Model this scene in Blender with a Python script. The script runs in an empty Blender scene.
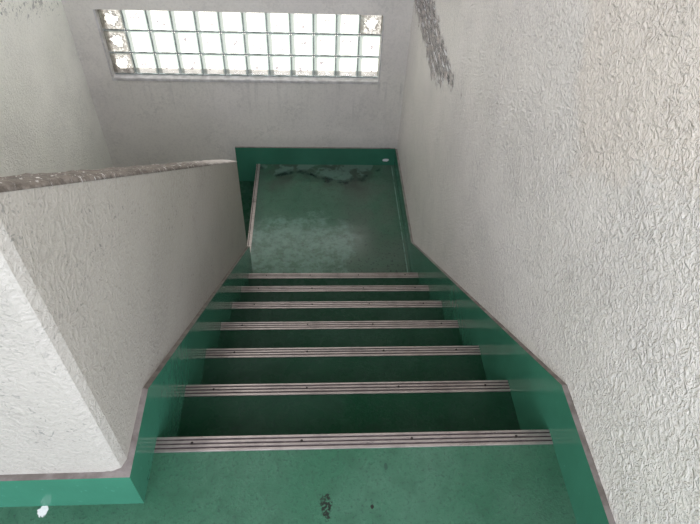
import bpy, bmesh, math, random
from mathutils import Vector, Matrix
random.seed(4)
S = bpy.context.scene
COL = S.collection

# ------------------------------------------------------------------ measures (metres)
W = 1.0                 # clear width of the flight
T, R = 0.27, 0.19       # going, rise
NS = 7
ZL = -NS * R            # landing level
ZLL = ZL - 0.163        # lower half of the landing
YB = 2.95               # back wall
XL = -1.155             # left wall of the stairwell
SK = 0.014              # how far the skirting stands off the plaster
YE = 1.77               # far end of the parapet
YP = -0.16              # near end of the parapet
TH = 0.12               # parapet thickness
SL = R / T
WX0, WX1, WZ0, WZ1 = -0.978, 0.834, -0.640, -0.174
CEIL = 2.45
RIGHT_END = -.60        # the right wall ends here, unseen opening added to light the left wall
ROOF_Y = -1.6
RIGHT_TOP = 1.3        # gap above this height also added to light the left wall
LEFT_TOP = 1.8          # unseen gap above this height added to let sky in

# ------------------------------------------------------------------ mesh helpers
def new_obj(name, bm, mats, parent=None, loc=(0, 0, 0), smooth=False):
    bmesh.ops.recalc_face_normals(bm, faces=bm.faces)
    me = bpy.data.meshes.new(name)
    o = bpy.data.objects.new(name, me)
    COL.objects.link(o)
    L = Vector(loc)
    off = L if parent is None else Vector(parent.get('_w', (0, 0, 0))) + L
    bmesh.ops.translate(bm, verts=bm.verts, vec=-off)
    bm.to_mesh(me); bm.free()
    o.location = L
    o['_w'] = tuple(off)
    if parent is not None: o.parent = parent
    for m in (mats if isinstance(mats, (list, tuple)) else [mats]): me.materials.append(m)
    if smooth:
        for p in me.polygons: p.use_smooth = True
    return o

def empty(name, loc):
    o = bpy.data.objects.new(name, None); COL.objects.link(o)
    o.location = loc; o['_w'] = tuple(loc); o.empty_display_size = .1
    return o

def tag(o, label=None, cat=None, group=None, kind=None):
    for k, v in (('label', label), ('category', cat), ('group', group), ('kind', kind)):
        if v: o[k] = v
    return o

def box(bm, x0, x1, y0, y1, z0, z1, mi=0):
    v = [bm.verts.new((x, y, z)) for z in (z0, z1) for y in (y0, y1) for x in (x0, x1)]
    fs = []
    for idx in ((0, 1, 3, 2), (4, 6, 7, 5), (0, 4, 5, 1), (2, 3, 7, 6), (0, 2, 6, 4), (1, 5, 7, 3)):
        f = bm.faces.new([v[i] for i in idx]); f.material_index = mi; fs.append(f)
    return fs

def prism(bm, pts, vec, mi=0, side=None):
    """extrude the closed 3-D polygon pts along vec; side(i) gives the material of each side face"""
    vec = Vector(vec)
    a = [bm.verts.new(p) for p in pts]
    b = [bm.verts.new(Vector(p) + vec) for p in pts]
    f = bm.faces.new(a); f.material_index = mi
    f = bm.faces.new(b[::-1]); f.material_index = mi
    n = len(pts)
    for i in range(n):
        f = bm.faces.new([a[i], b[i], b[(i + 1) % n], a[(i + 1) % n]])
        f.material_index = mi if side is None else side(i)

def disc(bm, c, r, h, n=14, mi=0):
    c = Vector(c)
    pts = [c + Vector((r * math.cos(2 * math.pi * i / n), r * math.sin(2 * math.pi * i / n), 0)) for i in range(n)]
    prism(bm, pts, (0, 0, h), mi)

# ------------------------------------------------------------------ node helpers
class NT:
    def __init__(s, name):
        s.m = bpy.data.materials.new(name); s.m.use_nodes = True
        s.t = s.m.node_tree; s.t.nodes.clear()
        s.out = s.t.nodes.new('ShaderNodeOutputMaterial')
        g = s.t.nodes.new('ShaderNodeNewGeometry'); s.P = g.outputs['Position']
    def set(s, sock, v):
        if isinstance(v, bpy.types.NodeSocket): s.t.links.new(v, sock)
        elif v is not None:
            if isinstance(v, (tuple, list)) and len(v) == 3 and sock.type == 'RGBA': v = (*v, 1)
            sock.default_value = v
    def math(s, op, a, b=None, c=None, clamp=False):
        n = s.t.nodes.new('ShaderNodeMath'); n.operation = op; n.use_clamp = clamp
        for i, v in enumerate((a, b, c)): s.set(n.inputs[i], v)
        return n.outputs[0]
    def vmath(s, op, a, b=None, scale=None):
        n = s.t.nodes.new('ShaderNodeVectorMath'); n.operation = op
        s.set(n.inputs[0], a); s.set(n.inputs[1], b)
        if scale is not None: s.set(n.inputs['Scale'], scale)
        return n.outputs[0]
    def noise(s, scale, detail=3, rough=.55, dist=0, vec=None, color=False):
        n = s.t.nodes.new('ShaderNodeTexNoise')
        s.set(n.inputs['Vector'], s.P if vec is None else vec)
        s.set(n.inputs['Scale'], scale); s.set(n.inputs['Detail'], detail)
        s.set(n.inputs['Roughness'], rough); s.set(n.inputs['Distortion'], dist)
        return n.outputs['Color' if color else 'Fac']
    def voronoi(s, scale, feature='F1', vec=None):
        n = s.t.nodes.new('ShaderNodeTexVoronoi'); n.feature = feature
        s.set(n.inputs['Vector'], s.P if vec is None else vec); s.set(n.inputs['Scale'], scale)
        return n.outputs['Distance']
    def map(s, v, a, b, c=0., d=1., smooth=True):
        n = s.t.nodes.new('ShaderNodeMapRange'); n.interpolation_type = 'SMOOTHSTEP' if smooth else 'LINEAR'
        s.set(n.inputs['Value'], v)
        for k, x in zip(('From Min', 'From Max', 'To Min', 'To Max'), (a, b, c, d)): s.set(n.inputs[k], x)
        return n.outputs['Result']
    def mix(s, f, a, b, mode='MIX'):
        n = s.t.nodes.new('ShaderNodeMix'); n.data_type = 'RGBA'; n.blend_type = mode
        s.set(n.inputs['Factor'], f); s.set(n.inputs['A'] if False else n.inputs[6], a); s.set(n.inputs[7], b)
        return n.outputs[2]
    def xyz(s, v=None):
        n = s.t.nodes.new('ShaderNodeSeparateXYZ'); s.set(n.inputs[0], s.P if v is None else v); return n.outputs
    def comb(s, x, y, z):
        n = s.t.nodes.new('ShaderNodeCombineXYZ')
        for i, v in enumerate((x, y, z)): s.set(n.inputs[i], v)
        return n.outputs[0]
    def ramp(s, f, stops):
        n = s.t.nodes.new('ShaderNodeValToRGB'); s.set(n.inputs[0], f)
        e = n.color_ramp.elements
        while len(e) < len(stops): e.new(.5)
        for q, (p, c) in zip(e, stops):
            q.position = p; q.color = (c, c, c, 1) if isinstance(c, (int, float)) else (*c, 1)
        return n.outputs[0]
    def bump(s, h, dist, strength=1., normal=None):
        n = s.t.nodes.new('ShaderNodeBump')
        s.set(n.inputs['Height'], h); n.inputs['Distance'].default_value = dist
        s.set(n.inputs['Strength'], strength); s.set(n.inputs['Normal'], normal)
        return n.outputs[0]
    def bsdf(s, **k):
        n = s.t.nodes.new('ShaderNodeBsdfPrincipled')
        for a, v in k.items():
            s.set(n.inputs[a.replace('_', ' ')], v)
        return n.outputs[0]
    def done(s, sh):
        s.t.links.new(sh, s.out.inputs['Surface']); return s.m

# ------------------------------------------------------------------ materials
def ell(t, c, r, axes=(0, 1), wob=0.35, scale=30):
    """mask of an irregular spot centred on c"""
    o = t.xyz()
    d = None
    for i, ax in enumerate(axes):
        q = t.math('MULTIPLY', t.math('SUBTRACT', o[ax], c[i]), 1 / r[i])
        q = t.math('MULTIPLY', q, q)
        d = q if d is None else t.math('ADD', d, q)
    d = t.math('SQRT', d)
    n = t.math('MULTIPLY', t.math('SUBTRACT', t.noise(scale, 3), .5), wob * 4)
    return t.map(t.math('ADD', d, n), .8, 1.05, 1, 0)

def plaster(name, base, amp=1., extra=None, fine=1., rough=.5, relief=1., pits=0.):
    t = NT(name)
    w = t.noise(28, 2, .5, color=True)
    warp = t.vmath('ADD', t.P, t.vmath('SCALE', t.vmath('SUBTRACT', w, (.5, .5, .5)), scale=.03))
    n1 = t.noise(80 * fine, 2., .5, .3, warp)
    # worm-like beads thrown by the spatter gun, flattened here and there, over a finer grain
    rid = t.map(t.math('ABSOLUTE', t.math('SUBTRACT', t.noise(50 * fine, 1.2, .4, .5, warp), .5)), .0, .12, 1, 0)
    blob = t.map(n1, .42, .62)
    h1 = t.math('ADD', t.math('MULTIPLY', rid, .42), t.math('MULTIPLY', blob, .75))
    n2 = t.noise(190 * fine, 2, .5, .5, warp)
    n3 = t.noise(9, 3, .5)
    strength = t.map(n3, .3, .7, .55, 1.0)
    h = t.math('ADD', t.math('MULTIPLY', t.math('MULTIPLY', h1, strength), .75), t.math('MULTIPLY', n2, .75))
    if relief is not None and not isinstance(relief, (int, float)):
        h = t.math('MULTIPLY', h, relief(t))
    nrm = t.bump(h, .0042 * amp, 1.)
    col = t.mix(t.map(t.noise(3.1, 4, .6), .35, .7), base, tuple(c * .9 for c in base))
    col = t.mix(t.map(t.noise(1.3, 2, .5), .4, .65, 0, .5), col, (base[0] * .95, base[1] * .97, base[2] * .93))
    # hollows of the spatter darkened: grime, and relief shade put into the colour
    col = t.mix(t.math('MULTIPLY', t.map(h1, .05, .6, .26, 0), t.map(t.noise(5, 3), .4, .7)), col, tuple(c * .45 for c in base))
    grain = t.noise(150 * fine, 2, .6)  # colour speckle stands in for shading of the finest relief
    col = t.mix(t.map(grain, .45, .70, 0, .24), col, tuple(c * .6 for c in base))
    if pits:
        pm = t.math('MULTIPLY', t.map(t.noise(80, 2, .5, 1.2), .62, .68), t.map(t.noise(6, 3), .40, .6))
        col = t.mix(t.math('MULTIPLY', pm, pits), col, (.13, .125, .11))
    if extra: col = extra(t, col)
    return t.done(t.bsdf(Base_Color=col, Roughness=rough, Specular_IOR_Level=.5, Normal=nrm))

PAINT = (.69, .648, .585)

def right_extra(t, col):
    o = t.xyz()
    # scraped, bare patch high up near the far corner: band running down and outward in the wall plane
    dy = t.math('SUBTRACT', o[1], 2.2); dz = t.math('SUBTRACT', o[2], .03)
    u = t.math('MULTIPLY', t.math('ADD', t.math('MULTIPLY', dy, -.1), t.math('MULTIPLY', dz, -.2)), 1 / -.052)
    v = t.math('MULTIPLY', t.math('SUBTRACT', t.math('MULTIPLY', dz, .42), t.math('MULTIPLY', dy, .05)), 1 / -.052)
    d = t.math('MAXIMUM', t.math('MULTIPLY', t.math('ABSOLUTE', t.math('SUBTRACT', u, .5)), 1 / 1.45), t.math('MULTIPLY', t.math('ABSOLUTE', t.math('ADD', v, t.math('ADD', t.math('MULTIPLY', u, -.15), -.25))), .75))
    d = t.math('ADD', d, t.math('MULTIPLY', t.math('SUBTRACT', t.noise(11, 4, .7), .5), 1.3))
    zone = t.map(d, .75, 1.05, 1, 0)
    st = t.comb(0., t.math('MULTIPLY', u, .16), t.math('MULTIPLY', v, .19))
    spk = t.map(t.noise(34, 5, .8, 1.0, st), .48, .54)
    wht = t.map(t.noise(26, 3, .6, .5, st), .55, .62)
    bare = t.mix(t.map(t.noise(16, 3), .45, .6), (.30, .27, .25), (.42, .36, .32))
    bare = t.mix(wht, bare, (.72, .71, .69))
    bare = t.mix(spk, bare, (.022, .019, .018))
    warm = t.math('MULTIPLY', ell(t, (.3, 1.0), (.34, .42), (1, 2), .3, 4), .4)
    col = t.mix(warm, col, (.66, .57, .47))
    return t.mix(zone, col, bare)

def left_extra(t, col):
    o = t.xyz()
    d = t.math('ADD', t.math('ABSOLUTE', t.math('SUBTRACT', o[2], t.math('SUBTRACT', .86, t.math('MULTIPLY', o[1], .33)))), 0.)
    d = t.math('ADD', t.math('MULTIPLY', d, 9), t.math('MULTIPLY', t.math('SUBTRACT', t.noise(16, 4, .7), .5), 2.2))
    zone = t.math('MULTIPLY', t.map(d, .3, .7, 1, 0), t.map(o[1], 1.9, 2.45, 1., .55))
    spk = t.map(t.noise(30, 4, .7, 1.), .53, .6)
    return t.mix(t.math('MULTIPLY', zone, spk), col, (.09, .085, .075))

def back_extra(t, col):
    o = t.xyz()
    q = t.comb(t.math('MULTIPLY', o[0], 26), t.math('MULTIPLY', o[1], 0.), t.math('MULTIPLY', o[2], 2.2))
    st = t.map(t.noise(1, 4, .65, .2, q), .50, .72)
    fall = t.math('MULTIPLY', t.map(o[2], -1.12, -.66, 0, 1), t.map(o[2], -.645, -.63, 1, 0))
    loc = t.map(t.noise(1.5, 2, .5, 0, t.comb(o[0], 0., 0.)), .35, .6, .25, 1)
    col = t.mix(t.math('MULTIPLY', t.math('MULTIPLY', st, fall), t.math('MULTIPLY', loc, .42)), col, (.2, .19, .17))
    # irregular darker line above the skirting
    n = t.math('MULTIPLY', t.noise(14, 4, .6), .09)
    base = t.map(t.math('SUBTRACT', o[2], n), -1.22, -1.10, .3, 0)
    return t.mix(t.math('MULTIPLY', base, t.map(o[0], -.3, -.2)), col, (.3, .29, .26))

M = {}
M['wall_right'] = plaster('plaster_right', PAINT, 1.25, right_extra, fine=1.08, rough=.24,
                          relief=lambda t: t.map(t.math('ADD', t.xyz()[1], t.math('MULTIPLY', t.noise(2.2, 3), .9)), 1.3, 2.9, 1.0, .75))
M['wall_left'] = plaster('plaster_left', (.86, .84, .745), .7, left_extra, rough=.45)
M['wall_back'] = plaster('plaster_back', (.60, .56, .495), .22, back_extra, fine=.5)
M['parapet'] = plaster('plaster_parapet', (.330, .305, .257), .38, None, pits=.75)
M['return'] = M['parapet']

def ceiling_mat():
    t = NT('ceiling_paint')
    col = t.mix(t.map(t.noise(2, 4), .35, .7), (.13, .125, .115), (.10, .095, .09))
    return t.done(t.bsdf(Base_Color=col, Roughness=.8, Normal=t.bump(t.noise(60, 3), .002)))
M['ceiling'] = ceiling_mat()

def coping_mat():
    t = NT('worn_coping')
    o = t.xyz()
    q = t.comb(t.math('MULTIPLY', o[0], 50), t.math('MULTIPLY', t.math('ADD', o[1], t.math('MULTIPLY', o[0], 1.2)), 75), t.math('MULTIPLY', o[2], 12))
    n = t.noise(1, 4, .7, .8, q)
    n2 = t.noise(45, 4, .7)
    col = t.mix(t.map(n2, .35, .65), (.07, .055, .04), (.17, .142, .112))
    col = t.mix(t.map(n, .58, .66, 0, .85), col, (.70, .68, .64))
    # the far end was patched with lighter mortar
    col = t.mix(t.map(t.math('ADD', o[1], t.math('MULTIPLY', t.noise(8, 3), .5)), 1.1, 1.9), col, (.56, .51, .46))
    return t.done(t.bsdf(Base_Color=col, Roughness=.7, Normal=t.bump(t.math('ADD', n, t.math('MULTIPLY', n2, .6)), .006)))
M['coping'] = coping_mat()

def green_floor(name, base, mode):
    t = NT(name)
    o = t.xyz()
    big = t.noise(3.5, 5, .6)
    mid = t.noise(18, 4, .6)
    fin = t.noise(130, 3, .6)
    dark = tuple(c * .62 for c in base)
    lite = (base[0] * 1.25 + .012, base[1] * 1.12 + .01, base[2] * 1.15 + .012)
    col = t.mix(t.map(big, .3, .7), lite, base)
    col = t.mix(t.map(mid, .45, .75, 0, .45), col, dark)
    col = t.mix(t.map(fin, .52, .70, 0, .6), col, (.02, .035, .03))
    rough = t.map(mid, .3, .7, *((.15, .25) if mode == 'landing' else (.22, .34)))
    if mode == 'floor':
        # scuffed black mark and paint chip on the upper floor
        k1 = t.math('MULTIPLY', ell(t, (.42, -.178), (.014, .03), wob=.45, scale=70), t.map(t.noise(160, 2), .40, .5))
        col = t.mix(t.math('MULTIPLY', k1, .9), col, (.012, .012, .01))
        col = t.mix(ell(t, (.527, -.182), (.0045, .006), wob=.2, scale=90), col, (.015, .015, .012))
        col = t.mix(ell(t, (.567, -.085), (.005, .010), wob=.3, scale=90), col, (.025, .06, .04))
        col = t.mix(ell(t, (-.223, -.171), (.011, .014), wob=.35, scale=80), col, (.62, .62, .58))
        grit = t.math('MULTIPLY', t.map(t.noise(220, 2), .62, .68), t.map(t.noise(6, 3), .45, .65))
        col = t.mix(t.math('MULTIPLY', grit, .7), col, (.02, .03, .025))
    if mode == 'step':
        col = t.mix(ell(t, (.21, .36), (.004, .005), wob=.2, scale=90), col, (.6, .6, .58))
    if mode == 'landing':
        # wavy tide mark with peeled paint towards the back wall
        pts = [(-.05, 2.93), (.03, 2.84), (.065, 2.79), (.16, 2.83), (.27, 2.86), (.35, 2.85), (.425, 2.785), (.54, 2.735), (.61, 2.735), (.67, 2.78), (.74, 2.77), (.82, 2.86), (.89, 2.91), (.956, 2.95)]
        yl = t.ramp(t.math('ADD', t.math('MULTIPLY', o[0], 1 / 1.1), .06), [((x / 1.1) + .06, (y - 2.5)) for x, y in pts])
        yl = t.math('ADD', t.math('ADD', yl, 2.5), t.math('MULTIPLY', t.math('SUBTRACT', t.noise(11, 4, .6), .5), .10))
        d = t.math('SUBTRACT', o[1], yl)
        ad = t.math('ABSOLUTE', d)
        line = t.math('MULTIPLY', t.map(t.math('ADD', ad, t.math('MULTIPLY', t.noise(22, 3), .03)), .026, .055, 1, 0), t.map(t.noise(9, 4), .42, .60))
        beyond = t.math('MULTIPLY', t.map(d, .0, .02), t.map(t.noise(9, 3, .6), .42, .55))
        dirt = t.math('MULTIPLY', t.map(d, -.28, -.02), t.map(t.noise(4, 4, .6), .35, .65))
        dirt2 = t.math('MULTIPLY', t.map(o[0], .35, .75), t.map(t.noise(2.6, 4, .6), .35, .6))
        col = t.mix(t.math('MULTIPLY', dirt2, .45), col, (.075, .085, .07))
        col = t.mix(t.math('MULTIPLY', dirt, .8), col, (.035, .045, .033))
        col = t.mix(t.math('MULTIPLY', beyond, .5), col, (.12, .20, .16))
        col = t.mix(t.math('MULTIPLY', line, .95), col, (.008, .022, .015))
        bead = t.math('MULTIPLY', t.map(t.math('ABSOLUTE', t.math('SUBTRACT', o[0], .982)), .002, .005, 1, 0), t.map(t.noise(9, 3), .35, .5))
        col = t.mix(t.math('MULTIPLY', bead, .5), col, (.20, .34, .27))
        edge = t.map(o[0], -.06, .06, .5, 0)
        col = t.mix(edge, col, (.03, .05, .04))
        spots = t.math('MULTIPLY', t.map(t.noise(60, 3), .57, .65), t.map(o[1], 1.7, 2.6, 1, .25))
        col = t.mix(t.math('MULTIPLY', spots, .7), col, (.02, .03, .025))
        # pale patch: worn coat, and the window's reflection painted in
        worn = t.math('MULTIPLY', ell(t, (.26, 2.05), (.42, .34), wob=.3, scale=6), t.map(t.noise(20, 5, .7), .36, .62))
        col = t.mix(t.math('MULTIPLY', worn, .32), col, (.20, .33, .27))
    h = t.math('ADD', t.math('MULTIPLY', fin, .5), t.math('MULTIPLY', mid, .5))
    return t.done(t.bsdf(Base_Color=col, Roughness=rough, Specular_IOR_Level={'landing': .5, 'floor': .25, 'step': .1}[mode], Normal=t.bump(h, 0.0005 if mode == 'landing' else .0014)))

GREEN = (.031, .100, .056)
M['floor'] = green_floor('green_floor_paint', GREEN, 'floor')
M['step'] = green_floor('green_step_shaded', (.005, .038, .017), 'step')  # floor green darkened, shade on the treads put into the colour
M['landing'] = green_floor('green_landing_paint', GREEN, 'landing')

def skirt_mat():
    t = NT('green_gloss_paint')
    o = t.xyz()
    col = t.mix(t.map(t.noise(4, 4), .3, .7), (.034, .140, .086), (.028, .116, .070))
    col = t.mix(t.map(t.noise(60, 3), .66, .74, 0, .4), col, (.07, .22, .15))
    chip = t.math('MULTIPLY', ell(t, (.936, -1.283), (.026, .014), (0, 2), wob=.25, scale=40), t.map(o[1], 2.9, 2.92))
    col = t.mix(chip, col, (.62, .62, .60))
    return t.done(t.bsdf(Base_Color=col, Roughness=t.map(t.noise(9, 3), .3, .7, .09, .16), Specular_IOR_Level=.11, Normal=t.bump(t.noise(30, 3), .0009)))
M['skirt'] = skirt_mat()

def ledge_mat():
    t = NT('dusty_ledge')
    col = t.mix(t.map(t.noise(25, 4), .35, .65), (.12, .10, .085), (.20, .175, .155))
    return t.done(t.bsdf(Base_Color=col, Roughness=.75, Normal=t.bump(t.noise(120, 3), .002)))
M['ledge'] = ledge_mat()

def metal_mat(name, base, rough):
    t = NT(name)
    o = t.xyz()
    q = t.comb(t.math('MULTIPLY', o[0], 6), t.math('MULTIPLY', o[1], 160), t.math('MULTIPLY', o[2], 160))
    n = t.noise(1, 3, .6, 0, q)
    g = t.noise(14, 4, .65)
    col = t.mix(t.map(g, .4, .75, 0, .6), base, tuple(c * .5 for c in base))
    return t.done(t.bsdf(Base_Color=col, Metallic=.8, Roughness=t.map(n, .3, .7, rough, rough + .18), Normal=t.bump(n, .0006)))
M['metal'] = metal_mat('brushed_steel', (.46, .405, .37), .26)
def groove_mat():
    t = NT('groove_dirt')
    col = t.mix(t.map(t.noise(40, 3), .35, .65), (.03, .02, .02), (.07, .05, .047))
    return t.done(t.bsdf(Base_Color=col, Roughness=.6))
M['groove'] = groove_mat()
def dark_mat():
    t = NT('screw_dark')
    return t.done(t.bsdf(Base_Color=t.mix(t.noise(300, 2), (.02, .016, .014), (.05, .04, .035)), Metallic=.6, Roughness=.5))
M['screw'] = dark_mat()

def joint_mat():
    t = NT('block_joint')
    col = t.mix(t.map(t.noise(30, 4), .35, .65), (.24, .27, .25), (.36, .38, .36))
    return t.done(t.bsdf(Base_Color=col, Roughness=.8, Normal=t.bump(t.noise(90, 3), .002)))
M['joint'] = joint_mat()
def frame_mat():
    t = NT('sill_mortar')
    col = t.mix(t.map(t.noise(22, 4), .35, .65), (.50, .48, .45), (.36, .34, .31))
    return t.done(t.bsdf(Base_Color=col, Roughness=.7, Normal=t.bump(t.noise(90, 3), .002)))
M['sill'] = frame_mat()

def glass_mat(name, darkened):
    t = NT(name)
    tc = t.t.nodes.new('ShaderNodeTexCoord').outputs['Object']
    oi = t.t.nodes.new('ShaderNodeObjectInfo').outputs['Random']
    q = t.vmath('ADD', tc, t.comb(t.math('MULTIPLY', oi, 3.), 0., t.math('MULTIPLY', oi, 7.)))
    n = t.noise(14, 3, .5, .8, q)
    nrm = t.bump(n, .010, .8)
    o = t.xyz(tc)
    ax = t.math('ABSOLUTE', o[0]); az = t.math('ABSOLUTE', o[2])
    rim = t.math('MAXIMUM', ax, az)
    edge = t.map(rim, .060, .068)
    tint = t.mix(edge, (.97, .985, .98), (.36, .43, .42))
    lf = t.math('ADD', o[0], t.math('MULTIPLY', t.math('SUBTRACT', t.noise(9, 2, .5, 0, q), .5), .012))
    tint = t.mix(t.map(lf, -.052, -.040, .85, 0), tint, (.24, .285, .285))
    if darkened:  # dark rim paints in the wall seen refracted behind these blocks
        rr = t.math('SQRT', t.math('ADD', t.math('MULTIPLY', ax, ax), t.math('MULTIPLY', az, az)))
        rr = t.math('ADD', rr, t.math('MULTIPLY', t.math('SUBTRACT', t.noise(26, 4, .6, .6, q), .5), .10))
        refr_rim = t.math('MULTIPLY', t.map(rr, .030, .048), t.map(t.noise(40, 4, .7, .8, q), .3, .6, .45, 1.))
        tint = t.mix(t.math('MULTIPLY', refr_rim, .8), tint, (.12, .105, .098))
        ring = t.math('MULTIPLY', t.map(t.math('ABSOLUTE', t.math('SUBTRACT', rr, .042)), .002, .006, 1, 0), .7)
        tint = t.mix(ring, tint, (.04, .035, .035))
    else:
        # faint marks: the distorted view outside, painted into the tint
        sp = t.math('MULTIPLY', t.map(t.noise(46, 3, .6, .8, q), .555, .60), t.map(rim, .034, .042, 1, 0))
        tint = t.mix(t.math('MULTIPLY', sp, .8), tint, (.19, .165, .20))
    tr = t.t.nodes.new('ShaderNodeBsdfTransparent'); t.set(tr.inputs[0], tint)
    tl = t.t.nodes.new('ShaderNodeBsdfTranslucent'); t.set(tl.inputs[0], tint); t.set(tl.inputs['Normal'], nrm)
    gl = t.t.nodes.new('ShaderNodeBsdfGlossy'); t.set(gl.inputs['Roughness'], .08); t.set(gl.inputs['Normal'], nrm)
    m1 = t.t.nodes.new('ShaderNodeMixShader'); m1.inputs[0].default_value = .15
    t.t.links.new(tr.outputs[0], m1.inputs[1]); t.t.links.new(tl.outputs[0], m1.inputs[2])
    fr = t.t.nodes.new('ShaderNodeFresnel'); fr.inputs[0].default_value = 1.45; t.set(fr.inputs['Normal'], nrm)
    m2 = t.t.nodes.new('ShaderNodeMixShader'); t.t.links.new(fr.outputs[0], m2.inputs[0])
    t.t.links.new(m1.outputs[0], m2.inputs[1]); t.t.links.new(gl.outputs[0], m2.inputs[2])
    return t.done(m2.outputs[0])
M['glass'] = glass_mat('pressed_glass', False)
M['glass_refracted'] = glass_mat('glass_refracting_wall', True)

# ------------------------------------------------------------------ setting
def struct(name, bm, m, parent=None, **k):
    o = new_obj(name, bm, m, parent, **k)
    if parent is None: o['kind'] = 'structure'
    return o

XW = W + SK
# floor of the upper level: L-shaped slab, its edge is the head of the flight
bm = bmesh.new()
prism(bm, [(XL - .75, -3.2, 0), (XW + .2, -3.2, 0), (XW + .2, 0, 0), (0, 0, 0), (0, YP + .02, 0), (XL - .75, YP + .02, 0)], (0, 0, -.19))
struct('floor', bm, M['floor'])
# right wall
bm = bmesh.new(); box(bm, XW, XW + .2, RIGHT_END, YB + .3, -3.2, RIGHT_TOP); struct('wall_right', bm, M['wall_right'])
# left wall of the stairwell; its unseen near stretch is added to block light
# (the unseen gap above it is added to let sky light in)
bm = bmesh.new(); box(bm, XL - .2, XL, -2.2, YB + .3, -3.2, LEFT_TOP); struct('wall_left', bm, M['wall_left'])
# back wall with the window opening
yw = YB + SK
bm = bmesh.new()
box(bm, XL - .2, WX0, yw, yw + .16, -3.2, CEIL); box(bm, WX1, XW + .2, yw, yw + .16, -3.2, CEIL)
box(bm, WX0, WX1, yw, yw + .16, -3.2, WZ0); box(bm, WX0, WX1, yw, yw + .16, WZ1, CEIL)
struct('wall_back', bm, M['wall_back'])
# roof over the gallery and the right flight; shaft over the left flight added for light
bm = bmesh.new(); prism(bm, [(XL - .75, ROOF_Y, CEIL), (XW + .2, ROOF_Y, CEIL), (XW + .2, YB + .3, CEIL), (-.25, YB + .3, CEIL), (-.25, YP, CEIL), (XL - .75, YP, CEIL)], (0, 0, .2)); struct('ceiling', bm, M['ceiling'])
# lower level under the descending left flight, unseen, added against light leaking in
bm = bmesh.new(); box(bm, XL, XW, YP, YB, -3.2, -3.05); struct('floor_lower', bm, M['floor'])
bm = bmesh.new(); box(bm, XL, -SK - TH - .002, YP + .02, YP + .14, -3.05, -.19); struct('wall_lower', bm, M['wall_left'])

# ---- window_1: glass blocks
win = empty('window_1', ((WX0 + WX1) / 2, yw, WZ0)); win['kind'] = 'structure'
NX, NZ = 12, 3
px = (WX1 - WX0) / NX; pz = 0.151
YG = yw + .042
bz0 = WZ1 - NZ * pz
bm = bmesh.new()      # joint grid, set a little behind the block faces
for i in range(NX + 1):
    x = WX0 + i * px
    a, b = max(WX0, x - .0036), min(WX1, x + .0036)
    box(bm, a, b, YG + .004, YG + .014, WZ0, WZ1)
for j in range(NZ + 1):
    z = bz0 + j * pz
    for i in range(NX):
        box(bm, WX0 + i * px + .0036, WX0 + (i + 1) * px - .0036, YG + .004, YG + .014, max(WZ0, z - .0036), min(WZ1, z + .0036))
new_obj('mortar_joints', bm, M['joint'], win, loc=(0, 0, 0))
bm = bmesh.new()
box(bm, WX0 - .004, WX1 + .004, yw - .006, YG + .09, WZ0 - .012, bz0 - .004)
bmesh.ops.bevel(bm, geom=bm.edges[:], offset=.003, segments=2, affect='EDGES')
new_obj('window_sill', bm, M['sill'], win)
bm = bmesh.new()
box(bm, WX0 - .002, WX0 + .010, yw - .003, YG + .01, bz0 - .004, WZ1); box(bm, WX1 - .006, WX1 + .002, yw - .003, YG + .01, bz0 - .004, WZ1)
new_obj('window_frame', bm, M['sill'], win)

def block_mesh():
    bm = bmesh.new()
    h = px / 2 - .0036; hz = pz / 2 - .0036
    # one thick pressed pane with a raised rim and a shallow dished field
    rings = [(1., .012), (1., .003), (.965, 0.), (.86, 0.), (.80, .005), (.40, .008), (.0, .0085)]
    prev = None; n = 48
    for s, d in rings:
        if s == 0:
            c = bm.verts.new((0, d, 0))
            for i in range(n): bm.faces.new([prev[i], prev[(i + 1) % n], c])
            break
        ring = []
        for i in range(n):
            a = 2 * math.pi * (i + .5) / n
            k = 16 if s > .5 else 3
            ca, sa = math.cos(a), math.sin(a)
            rr = (abs(ca) ** k + abs(sa) ** k) ** (-1 / k)
            ring.append(bm.verts.new((ca * rr * s * h, d, sa * rr * s * hz)))
        if prev:
            for i in range(n): bm.faces.new([prev[i], prev[(i + 1) % n], ring[(i + 1) % n], ring[i]])
        prev = ring
    return bm
protos = {}
for j in range(NZ):
    for i in range(NX):
        bad = (i == 0) or (i == NX - 1 and j == NZ - 1)
        key = 'glass_refracted' if bad else 'glass'
        c = (WX0 + (i + .5) * px, YG, bz0 + (j + .5) * pz)
        rel = Vector(c) - Vector(win['_w'])
        if key not in protos:
            o = new_obj('glass_block', block_mesh(), M[key], None, smooth=True); o.parent = win; protos[key] = o
        else:
            o = protos[key].copy(); COL.objects.link(o)
        o.location = rel
        if bad: o['label'] = 'glass block, wall behind painted as a dirty rim'

# ------------------------------------------------------------------ skirtings
def strip_skirt(name, face_x, out, pts_top, pts_bot, parent=None):
    """side skirting: polygon in the (y, z) plane; out = direction of the plaster (+1 right)"""
    bm = bmesh.new()
    pts = [(face_x, y, z) for y, z in pts_bot] + [(face_x, y, z) for y, z in reversed(pts_top)]
    n, nb = len(pts), len(pts_bot)
    prism(bm, pts, (out * SK, 0, 0), 0, lambda i: 1 if nb <= i < n - 1 else 0)
    return bm

HS = .152
top = [(RIGHT_END, HS), (.042, HS), (1.925, -1.178), (YB, -1.178)]
bot = [(RIGHT_END, 0), (0, 0)] + [q for k in range(1, NS) for q in ((( k - 1) * T, -k * R), (k * T, -k * R))] + [((NS - 1) * T, ZL), (YB, ZL)]
bm = strip_skirt('baseboard_right', W, 1, top, bot)
struct('baseboard_right', bm, [M['skirt'], M['ledge']])
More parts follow.
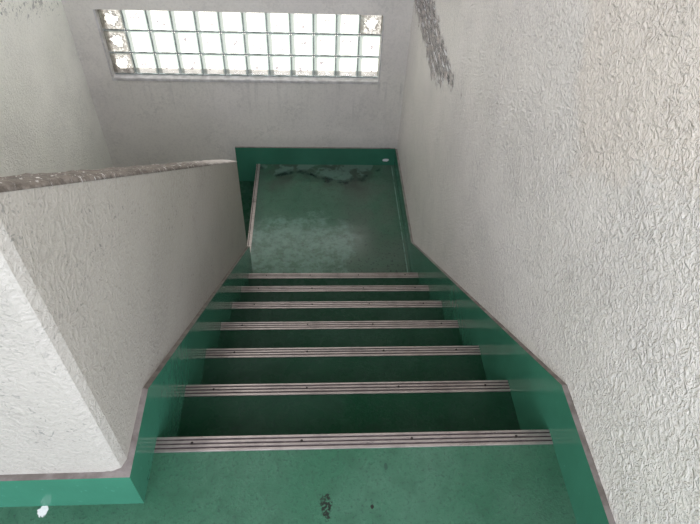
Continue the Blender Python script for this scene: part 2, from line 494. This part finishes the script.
# back wall skirting, stepping down with the landing
bm = bmesh.new()
def P3(x, z): return (x, YB, z)
pts = [P3(W, ZL), P3(W, -1.178), P3(-.212, -1.178), P3(-.212, -1.338), P3(-.45, -1.338), P3(-.45, -1.501), P3(XL, -1.501), P3(XL, ZLL - .163), P3(-.45, ZLL - .163), P3(-.45, ZLL), P3(-.06, ZLL), P3(-.06, ZL)]
prism(bm, pts, (0, SK, 0), 0, lambda i: 1 if i in (1, 3, 5) else 0)
struct('baseboard_back', bm, [M['skirt'], M['ledge']])

# ------------------------------------------------------------------ parapet
par = empty('parapet', (-SK - TH / 2, .8, ZL))
tag(par, 'sloping plaster parapet on the left of the stairs, with worn brown coping', 'parapet')
xf, xb = -SK, -SK - TH
def ptop(y): return .797 - SL * y
zt_end, zt_near = ptop(YE), ptop(YP + SK)
yn = YP + SK
bm = bmesh.new()
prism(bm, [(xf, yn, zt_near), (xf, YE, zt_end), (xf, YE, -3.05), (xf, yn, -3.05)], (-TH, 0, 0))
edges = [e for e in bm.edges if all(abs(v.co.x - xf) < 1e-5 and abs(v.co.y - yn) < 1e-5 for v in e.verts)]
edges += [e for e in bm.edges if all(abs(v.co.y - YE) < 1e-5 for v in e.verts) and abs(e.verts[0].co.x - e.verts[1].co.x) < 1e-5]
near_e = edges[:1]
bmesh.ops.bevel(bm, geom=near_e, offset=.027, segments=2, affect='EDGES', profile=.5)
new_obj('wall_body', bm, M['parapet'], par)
# plaster guard that returns to the left from the near end
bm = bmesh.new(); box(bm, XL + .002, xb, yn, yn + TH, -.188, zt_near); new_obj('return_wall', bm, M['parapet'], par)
# rounded, worn coping
bm = bmesh.new()
prof = []
for i in range(9):
    a = math.pi * i / 8
    prof.append((xf - TH / 2 + (TH / 2 + .002) * math.copysign(abs(math.cos(a)) ** .5, math.cos(a)), .015 * math.sin(a) ** .6))
ys = [yn + .0 + (YE + .002 - yn) * i / 60 for i in range(61)]
rows = []
for i, y in enumerate(ys):
    e = 1.0
    dd = min(YE + .002 - y, .02)
    if dd < .02: e = (max(dd, .0) / .02) ** .5 * .6 + .4
    row = []
    for (x, h) in prof:
        wob = .0022 * math.sin(y * 37 + x * 90) + .0018 * math.sin(y * 83 + x * 31)
        row.append(bm.verts.new((x, y, ptop(y) + h * e + (wob if h > .002 else 0))))
    rows.append(row)
for a, b in zip(rows, rows[1:]):
    for i in range(len(prof) - 1): bm.faces.new([a[i], a[i + 1], b[i + 1], b[i]])
    bm.faces.new([a[-1], a[0], b[0], b[-1]])
bm.faces.new(rows[0]); bm.faces.new(rows[-1][::-1])
new_obj('coping', bm, M['coping'], par, smooth=True)
# skirting on the stair face and its end, then along the near return
bm = bmesh.new()
ltop = [(YP + SK, .14), (.05, HS), (YE, HS - SL * (YE - .05))]
lbot = [(YP + SK, 0), (0, 0)] + [q for k in range(1, NS) for q in (((k - 1) * T, -k * R), (k * T, -k * R))] + [((NS - 1) * T, ZL), (YE, ZL)]
pts = [(0, y, z) for y, z in lbot] + [(0, y, z) for y, z in reversed(ltop)]
nb = len(lbot)
prism(bm, pts, (-SK, 0, 0), 0, lambda i: 1 if nb <= i < len(pts) - 1 else 0)
new_obj('skirting', bm, [M['skirt'], M['ledge']], par)
bm = bmesh.new()
prism(bm, [(xf + .001, yn, 0), (xf + .001, yn + .04, 0), (xf - .04, yn, 0)], (0, 0, .141), 1)
pts = [(0, YP, 0), (0, YP, .14), (XL + .002, YP, .126), (XL + .002, YP, 0)]
prism(bm, pts, (0, SK, 0), 0, lambda i: 1 if i == 1 else 0)
new_obj('skirting', bm, [M['skirt'], M['ledge']], par)

# ------------------------------------------------------------------ stairs
st = empty('staircase', (W / 2, (NS - 1) * T, ZL))
tag(st, 'straight flight of green painted steps with ribbed metal nosings going down', 'stairs')
for k in range(1, NS):
    bm = bmesh.new()
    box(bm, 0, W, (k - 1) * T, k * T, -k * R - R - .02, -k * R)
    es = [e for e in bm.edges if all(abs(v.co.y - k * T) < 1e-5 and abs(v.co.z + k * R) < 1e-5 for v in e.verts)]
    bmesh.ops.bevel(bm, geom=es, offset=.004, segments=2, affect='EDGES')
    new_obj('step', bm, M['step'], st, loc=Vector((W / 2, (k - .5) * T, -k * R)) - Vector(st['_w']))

def nosing_bm(x0, x1, ribs=4, depth=.0375):
    """L-shaped strip with four ribs and three dirty grooves; local: edge at y=0, top of the step z=0"""
    bm = bmesh.new()
    rib, gap = .0054, .0054
    prof = [(.002, -.011, 0), (.002, .0028, 0)]
    y = .002
    for i in range(ribs):
        prof.append((y - (rib if i else rib), .0034, 0))
        y -= rib
        if i < ribs - 1:
            prof.append((y - .0004, .0012, 1)); prof.append((y - gap + .0004, .0012, 0)); y -= gap
            prof.append((y, .0034, 0))
    prof += [(-depth, .0028, 0), (-depth, 0, 0), (0, 0, 0), (0, -.011, 0)]
    a = [bm.verts.new((x0, q[0], q[1])) for q in prof]; b = [bm.verts.new((x1, q[0], q[1])) for q in prof]
    n = len(prof)
    for i in range(n):
        f = bm.faces.new([a[i], b[i], b[(i + 1) % n], a[(i + 1) % n]])
        f.material_index = prof[i][2]
    bm.faces.new(a); bm.faces.new(b[::-1])
    return bm
def screw_bm():
    bm = bmesh.new(); disc(bm, (0, 0, 0), .0036, .0024)
    return bm
scr0 = None
def add_screws(parent, spots):
    global scr0
    for (x, y) in spots:
        if scr0 is None:
            o = new_obj('screw', screw_bm(), M['screw']); scr0 = o
        else:
            o = scr0.copy(); COL.objects.link(o)
        o.parent = parent; o.location = (x, y, .0012)
for k in range(NS):
    n = new_obj('nosing', nosing_bm(-W / 2, W / 2), [M['metal'], M['groove']])
    n.parent = st
    n.location = Vector((W / 2, k * T, -k * R)) - Vector(st['_w'])
    add_screws(n, [(x - W / 2 + random.uniform(-.012, .012), -.0148) for x in (.095, .37, .642, .918)])
n0 = None

# ------------------------------------------------------------------ landing
ld = empty('landing', (.47, 2.3, ZL))
tag(ld, 'square green landing at the foot of the steps, stained along the back wall', 'landing')
bm = bmesh.new(); prism(bm, [(.001, (NS - 1) * T, ZL), (W, (NS - 1) * T, ZL), (W, YB, ZL), (-.06, YB, ZL), (-.06, YE + .001, ZL), (.001, YE + .001, ZL)], (0, 0, -.3)); new_obj('slab', bm, M['landing'], ld)
n = new_obj('nosing', nosing_bm(-(YB - YE - .03) / 2, (YB - YE - .03) / 2, ribs=2, depth=.026), [M['metal'], M['groove']])
n.parent = ld; n.rotation_euler = (0, 0, math.pi / 2)
n.location = Vector((-.06, (YB + YE + .03) / 2, ZL)) - Vector(ld['_w'])
n['label'] = 'metal edge strip along the left of the landing'
lo = empty('lower_landing', (-.6, 2.35, ZLL))
tag(lo, 'dark green landing one step lower, behind the end of the parapet', 'landing')
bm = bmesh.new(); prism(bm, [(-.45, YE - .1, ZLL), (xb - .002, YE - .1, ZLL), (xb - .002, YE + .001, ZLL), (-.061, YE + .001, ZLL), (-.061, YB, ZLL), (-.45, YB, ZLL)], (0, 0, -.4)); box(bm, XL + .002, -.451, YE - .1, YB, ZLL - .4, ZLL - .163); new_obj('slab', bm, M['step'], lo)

# ------------------------------------------------------------------ light: overcast sky
wd = bpy.data.worlds.new('sky'); S.world = wd; wd.use_nodes = True
nt = wd.node_tree; nt.nodes.clear()
out = nt.nodes.new('ShaderNodeOutputWorld'); bg = nt.nodes.new('ShaderNodeBackground')
tc = nt.nodes.new('ShaderNodeTexCoord'); sp = nt.nodes.new('ShaderNodeSeparateXYZ')
rp = nt.nodes.new('ShaderNodeValToRGB')
nt.links.new(tc.outputs['Generated'], sp.inputs[0])
mr = nt.nodes.new('ShaderNodeMapRange'); mr.inputs[1].default_value = -1; mr.inputs[2].default_value = 1
nt.links.new(sp.outputs[2], mr.inputs[0]); nt.links.new(mr.outputs[0], rp.inputs[0])
e = rp.color_ramp.elements
e[0].position = .0; e[0].color = (.80, .81, .80, 1)
e[1].position = .75; e[1].color = (.96, .98, 1.06, 1)
x = e.new(.46); x.color = (.82, .83, .83, 1)
x = e.new(.53); x.color = (.92, .94, 1.0, 1)
# the open side behind the stairs looks at clear bluish sky, the other sides at warm hazy surroundings
mx = nt.nodes.new('ShaderNodeMix'); mx.data_type = 'RGBA'; mx.blend_type = 'MULTIPLY'; mx.inputs[0].default_value = 1
r2 = nt.nodes.new('ShaderNodeValToRGB'); m2 = nt.nodes.new('ShaderNodeMapRange')
m2.inputs[1].default_value = -1; m2.inputs[2].default_value = 1
nt.links.new(sp.outputs[1], m2.inputs[0]); nt.links.new(m2.outputs[0], r2.inputs[0])
r2.color_ramp.elements[0].position = .1; r2.color_ramp.elements[0].color = (2.08, 2.17, 2.44, 1)
r2.color_ramp.elements[1].position = .5; r2.color_ramp.elements[1].color = (1.0, .95, .87, 1)
nt.links.new(rp.outputs[0], mx.inputs[6]); nt.links.new(r2.outputs[0], mx.inputs[7])
nt.links.new(mx.outputs[2], bg.inputs[0]); bg.inputs[1].default_value = 2.65
nt.links.new(bg.outputs[0], out.inputs[0])

# sampling portals in the openings (they give off nothing themselves, they only tell the renderer where sky comes in)
def portal(loc, rot, sx, sy):
    l = bpy.data.lights.new('sky_opening', 'AREA'); l.shape = 'RECTANGLE'; l.size = sx; l.size_y = sy
    l.cycles.is_portal = True
    o = bpy.data.objects.new('sky_opening', l); COL.objects.link(o); o.location = loc; o.rotation_euler = rot
H = math.pi / 2
portal(((XL - .25) / 2, (YB + YP) / 2, CEIL + .22), (0, 0, 0), 1.0, YB - YP + .2)           # added light shaft
portal((XW + .22, (RIGHT_END + YB) / 2, (RIGHT_TOP + CEIL) / 2), (0, H, 0), CEIL - RIGHT_TOP, YB - RIGHT_END)   # band over the right wall
portal((XL - .22, .4, (LEFT_TOP + CEIL) / 2), (0, -H, 0), CEIL - LEFT_TOP, 5.2)             # band over the left wall
portal((0, -3.25, 1.6), (H, 0, 0), 4.2, 4.2)                                               # open gallery behind
portal((-.1, (-3.2 + ROOF_Y) / 2, 3.6), (0, 0, 0), 4.2, 2.2)
portal((XW + .22, (-3.2 + RIGHT_END) / 2, 1.8), (0, H, 0), 3.6, 2.6)
portal(((WX0 + WX1) / 2, yw + .2, (WZ0 + WZ1) / 2), (-H, 0, 0), WX1 - WX0, WZ1 - WZ0)       # window

# ------------------------------------------------------------------ camera
Fw = Vector((0.05712331, 0.69413847, -0.7175714)); Rt = Vector((0.99836194, -0.04203443, 0.03881429)); Up = Vector((0.00322021, 0.71861317, 0.69540257))
cd = bpy.data.cameras.new('camera'); cam = bpy.data.objects.new('camera', cd); COL.objects.link(cam)
m3 = Matrix((Rt, Up, -Fw)).transposed()
cam.matrix_world = Matrix.Translation((0.4004, -0.7024, 1.359)) @ m3.to_4x4()
cd.sensor_fit = 'HORIZONTAL'; cd.sensor_width = 36; cd.lens = 576.2 / 700 * 36
cd.clip_start = .02
S.camera = cam

for o in bpy.data.objects:
    if '_w' in o: del o['_w']
vs = S.view_settings
S.display_settings.display_device = 'sRGB'
vs.view_transform = 'Standard'; vs.look = 'None'; vs.gamma = 1; vs.use_curve_mapping = False
vs.exposure = 0.1
S.cycles.max_bounces = 10; S.cycles.diffuse_bounces = 6; S.cycles.transparent_max_bounces = 12
S.cycles.use_denoising = True
